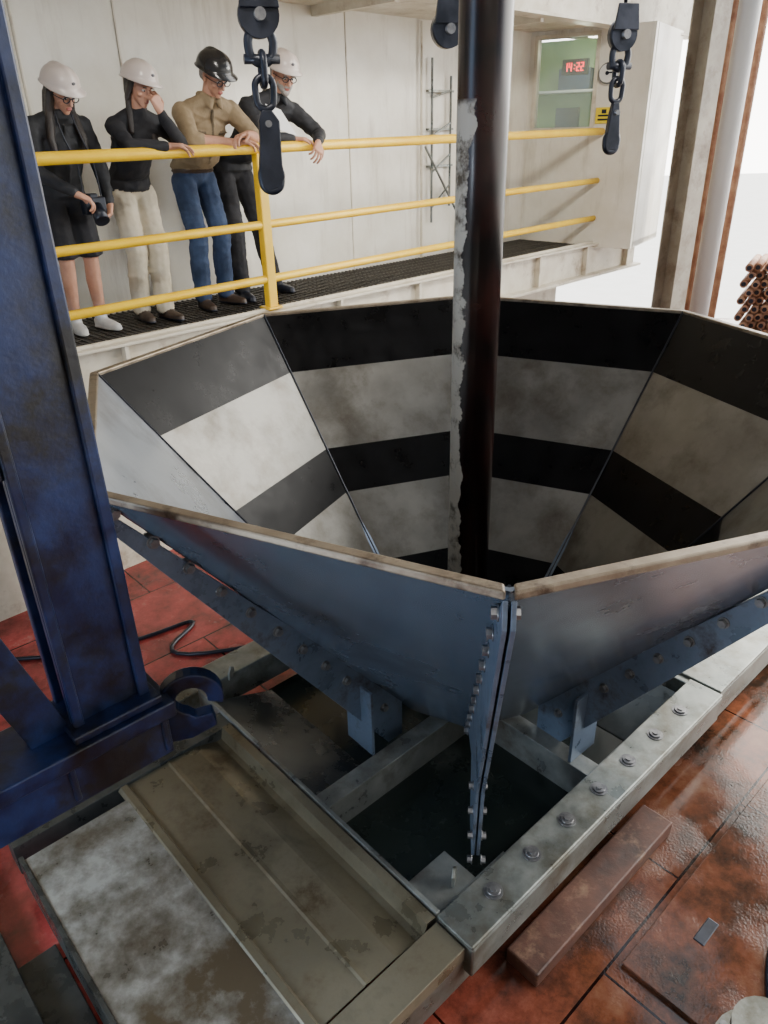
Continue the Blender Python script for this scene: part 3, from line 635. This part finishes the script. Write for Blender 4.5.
    if hair=='long':
        E('hair',[((0,-.03,.03),(.086,.088,.085)),((0,-.06,-.06),(.075,.05,.05))])
        for sx in(-1,1):
            F.hull('head','hair',[(hp_(sx*.074,-.01,.0),.026),(hp_(sx*.08,.0,-.12),.03)])
            F.hull('head','hair',[(hp_(sx*.08,.0,-.12),.03),(nb+V(sx*.105,.06,-.13),.026)])
            F.hull('head','hair',[(nb+V(sx*.105,.06,-.13),.026),(nb+V(sx*.10,.085,-.24),.012)])
        F.hull('head','hair',[(hp_(0,-.08,-.03),(.07,.035,.05),hx),(nb+V(0,-.08,-.10),(.09,.03,.05))])
    elif hair=='tied':
        E('hair',[((0,-.03,.03),(.085,.088,.085)),((0,-.065,-.04),(.06,.045,.05))])
        for sx in(-1,1): E('hair',[((sx*.074,.0,.02),(.014,.03,.03)),((sx*.078,-.012,-.07),(.014,.024,.03))])
        F.hull('head','hair',[(hp_(.05,-.07,-.06),.04),(nb+V(.09,-.03,-.10),.03)]); F.hull('head','hair',[(nb+V(.09,-.03,-.10),.03),(nb+V(.11,.04,-.2),.018)])
        F.hull('head','hair',[(hp_(-.07,-.02,-.06),.02),(nb+V(-.08,.04,-.10),.02)])
    else:
        E('hair',[((0,-.035,.03),(.081,.080,.078)),((0,-.065,-.02),(.062,.035,.035))])
    if beard:
        E('beard',[((-.045,.045,-.05),(.018,.03,.02)),((0,.075,-.098),(.028,.026,.022)),((.045,.045,-.05),(.018,.03,.02))])
        E('beard',[((-.02,.096,-.052),(.014,.008,.006)),((.02,.096,-.052),(.014,.008,.006))])
        lab2=lab+['beard']
    else: lab2=lab
    ml=[mats[k] if k in mats else skin for k in lab2]
    meshes=[F.remesh('body',.0085,4,lab2,.007),F.remesh('head',.0042,2,lab2),F.remesh('hand',.0032,1,lab2)]
    bm=bmesh.new()
    for m in meshes: bm.from_mesh(m); bpy.data.meshes.remove(m)
    me=bpy.data.meshes.new('body'); bm.to_mesh(me); bm.free()
    for m in ml: me.materials.append(m)
    for p in me.polygons: p.use_smooth=True
    out=[link(bpy.data.objects.new('body',me))]
    def small(nm,items,m):
        bm=bmesh.new()
        for c,rr in items:
            b2=bmesh.new(); bmesh.ops.create_uvsphere(b2,u_segments=12,v_segments=8,radius=1)
            for v in b2.verts: v.co=F.P(hp_(*c)+(r*v.co.x*rr[0]+f*v.co.y*rr[1]+u*v.co.z*rr[2])*hs)
            t=bpy.data.meshes.new('t'); b2.to_mesh(t); b2.free(); bm.from_mesh(t); bpy.data.meshes.remove(t)
        return fin(bm,nm,m,smooth=True)
    out.append(small('eyes',[((sx*.031,.083,.0),(.014,.009,.007)) for sx in(-1,1)],eyew))
    out.append(small('irises',[((sx*.031,.0915,-.001),(.006,.003,.006)) for sx in(-1,1)],black))
    out.append(small('eyebrows',[((sx*.032,.094,.020),(.019,.004,.004)) for sx in(-1,1)],mats['hair']))
    if glasses:
        for sx in(-1,1):
            out.append(tube('lens_rim',[F.P(hp_(sx*.033+.025*math.cos(t),.104,-.002+.018*math.sin(t))) for t in[k*math.pi/6 for k in range(12)]],.003,black,cyclic=True))
            out.append(tube('temple',[F.P(hp_(sx*.058,.102,.004)),F.P(hp_(sx*.078,.06,.006)),F.P(hp_(sx*.083,.0,.008))],.0025,black,smooth=False))
        out.append(tube('bridge',[F.P(hp_(-.01,.106,.003)),F.P(hp_(.01,.106,.003))],.0025,black,smooth=False))
    bm=bmesh.new(); rings=[]; nseg=40; a_,b_,h_=.114,.134,.108; zc=.052
    def hz(x,y,z):
        c_,s_=math.cos(.08),math.sin(.08); return (x,y*c_-(z-zc)*s_,zc+y*s_+(z-zc)*c_)
    for j in range(10):
        ph=math.pi/2*j/9; ring=[]
        for i in range(nseg):
            t=2*math.pi*i/nseg; rr=math.cos(ph)**.75 if j<9 else .0
            x=a_*rr*math.cos(t); y=b_*rr*math.sin(t)-.005; z=zc+h_*math.sin(ph)
            if abs(x)<.026 and j>1: z+=.010*(1-(x/.026)**2)
            ring.append(hz(x,y,z))
        rings.append(ring)
    brim=[]
    for i in range(nseg):
        t=2*math.pi*i/nseg; fr2=max(0,math.sin(t)); ext=.010+.042*fr2**1.5
        brim.append(hz((a_+ext*.8)*math.cos(t),(b_+ext)*math.sin(t)-.005,zc-.006-.012*fr2))
    rings=[brim]+rings
    vr=[[bm.verts.new(F.P(hp_(*p))) for p in rg] for rg in rings[:-1]]; topv=bm.verts.new(F.P(hp_(*hz(0,-.005,zc+h_+.010))))
    for j in range(len(vr)-1):
        for i in range(nseg): k=(i+1)%nseg; bm.faces.new((vr[j][i],vr[j][k],vr[j+1][k],vr[j+1][i]))
    for i in range(nseg): k=(i+1)%nseg; bm.faces.new((vr[-1][i],vr[-1][k],topv))
    ho=fin(bm,'hard_hat',hat,smooth=True); sm=ho.modifiers.new('s','SOLIDIFY'); sm.thickness=.005; sm.offset=-1; out.append(ho)
    out.append(small('hat_badge',[(hz(0,.124,.094),(.014,.006,.010))],whitem if hat is darkhat else zipm))
    if extras: out+=extras(F,J)
    group(name,out)
    return F
def ex1(F,J):
    o=[]
    def bx(nm,c,h,m):
        bm=bmesh.new(); vs=[bm.verts.new(F.P((c[0]+sx*h[0],c[1]+sy*h[1],c[2]+sz*h[2]))) for sz in(-1,1) for sx,sy in((-1,-1),(1,-1),(1,1),(-1,1))]
        for q in((0,3,2,1),(4,5,6,7),(0,1,5,4),(1,2,6,5),(2,3,7,6),(3,0,4,7)): bm.faces.new([vs[i] for i in q])
        return fin(bm,nm,m,bevel=.008)
    c=(.10,.20,.84)
    o.append(bx('camera_body',c,(.075,.036,.052),black)); o.append(bx('camera_prism',(c[0],c[1],c[2]+.06),(.028,.03,.016),black))
    o.append(cyl('camera_lens',F.P((c[0],c[1]+.03,c[2]-.005)),F.P((c[0]-.01,c[1]+.11,c[2]-.09)),.042,black,r1=.048))
    nb=J['neck']
    for sx in(-1,1): o.append(tube('camera_strap',[F.P((c[0]+sx*.065,c[1],c[2]+.03)),F.P((c[0]+sx*.05,.22,1.1)),F.P((nb[0]+sx*.06,nb[1]+.125,nb[2]-.14)),F.P((nb[0]+sx*.05,nb[1]+.06,nb[2]+.02))],.005,black))
    return o
person('woman_with_camera',.32,.43,dict(pelvis=(0,-.04,.90),chest=(.01,.08,1.20),neck=(.01,.14,1.37),shL=(-.16,.11,1.31),shR=(.17,.11,1.31),
  elL=(-.21,.14,1.06),elR=(.235,.12,1.05),wrL=(-.06,.30,.93),wrR=(.215,.20,.85),haL=((.7,.1,-.35),(.2,-.2,-1),-1,(.5,.6,.5)),haR=((-.3,.2,-.5),(-1,.1,.1),-1,(.5,.7,.6)),
  hipL=(-.085,-.03,.86),hipR=(.085,-.03,.86),knL=(-.08,.02,.47),knR=(.09,.03,.47),anL=(-.08,-.03,.085),anR=(.10,-.0,.085),ftL=(-.2,1,0),ftR=(.15,1,0),
  head=(.02,.205,1.495),look=(12,27,4)),dict(top=jack,legs=bpant,shoe=shoew,sole=shoew,hair=hairb,lip=lip,belt=black,trim=jack),whitep,'long',glasses=True,shorts=True,female=True,extras=ex1,bulk=1.05,collar=False)
person('woman_leaning',.84,.36,dict(pelvis=(-.01,-.12,.91),chest=(-.03,.09,1.22),neck=(-.03,.18,1.375),shL=(-.19,.15,1.31),shR=(.15,.15,1.31),
  elL=(-.20,.32,1.19),elR=(.17,.34,1.195),wrL=(.02,.41,1.18),wrR=(.045,.36,1.37),haL=((.9,.05,-.05),(0,.3,-1),1,(.3,.4,.4)),haR=((-.25,-.1,1),(-.2,-.9,.1),1,(.7,.8,.5)),
  hipL=(-.085,-.11,.87),hipR=(.085,-.11,.87),knL=(-.08,-.03,.49),knR=(.08,-.01,.49),anL=(-.09,-.08,.085),anR=(.05,.02,.085),ftL=(-.15,1,0),ftR=(.1,1,0),
  head=(-.02,.24,1.525),look=(10,18,-5)),dict(top=swea,legs=cpant,shoe=shoeb,sole=black,hair=hairb,lip=lip,belt=black),whitep,'tied',female=True,bulk=1.03)
person('man_tan_shirt',1.39,.366,dict(pelvis=(.01,-.16,.97),chest=(0,.06,1.29),neck=(0,.17,1.46),shL=(-.205,.13,1.385),shR=(.205,.13,1.40),
  elL=(-.26,.31,1.21),elR=(.27,.32,1.21),wrL=(.02,.41,1.19),wrR=(.10,.46,1.24),haL=((.9,.1,0),(0,.2,-1),1,(.35,.45,.4)),haR=((-.9,.1,-.15),(0,.1,-1),-1,(.4,.5,.4)),
  hipL=(-.09,-.15,.93),hipR=(.10,-.15,.93),knL=(-.10,-.03,.52),knR=(.12,-.04,.52),anL=(-.10,-.06,.09),anR=(.14,-.10,.09),ftL=(-.2,1,0),ftR=(.3,1,0),
  head=(0,.265,1.60),look=(8,27,3)),dict(top=tan,legs=jean,shoe=shoeb,sole=black,hair=hairg,lip=lip,belt=shoeb,beard=hairg,trim=tand),darkhat,'short',glasses=True,belt=True,bulk=1.10,rolled=True,collar=True)
def ex4(F,J):
    bm=bmesh.new(); a=[F.P(p) for p in((-.10,.40,1.27),(.03,.46,1.22),(.0,.32,1.40),(-.11,.28,1.44))]
    bm.faces.new([bm.verts.new(q) for q in a]); o=fin(bm,'paper_sheet',paper); o.modifiers.new('s','SOLIDIFY').thickness=.002
    return [o]
person('man_black_jacket',1.97,.44,dict(pelvis=(-.14,-.20,.99),chest=(-.01,.08,1.32),neck=(.04,.20,1.49),shL=(-.17,.14,1.43),shR=(.24,.16,1.40),
  elL=(-.20,.34,1.22),elR=(.33,.37,1.23),wrL=(.0,.44,1.20),wrR=(.19,.51,1.18),haL=((.9,.1,-.05),(0,.2,-1),1,(.4,.5,.4)),haR=((-.5,.5,-.7),(-.4,-.4,-.8),-1,(.5,.6,.5)),
  hipL=(-.23,-.19,.95),hipR=(-.05,-.19,.95),knL=(-.25,-.07,.53),knR=(.01,-.08,.53),anL=(-.26,-.04,.09),anR=(.13,-.10,.09),ftL=(-.2,1,0),ftR=(.3,1,0),
  head=(.07,.285,1.63),look=(-8,20,-3)),dict(top=jack,legs=bpant,shoe=black,sole=black,hair=hairg,lip=lip,belt=black,beard=hairg,trim=jack),whitep,'short',glasses=True,beard=True,extras=ex4,bulk=1.12,collar=True)
print('SCENE OK', len(bpy.data.objects))
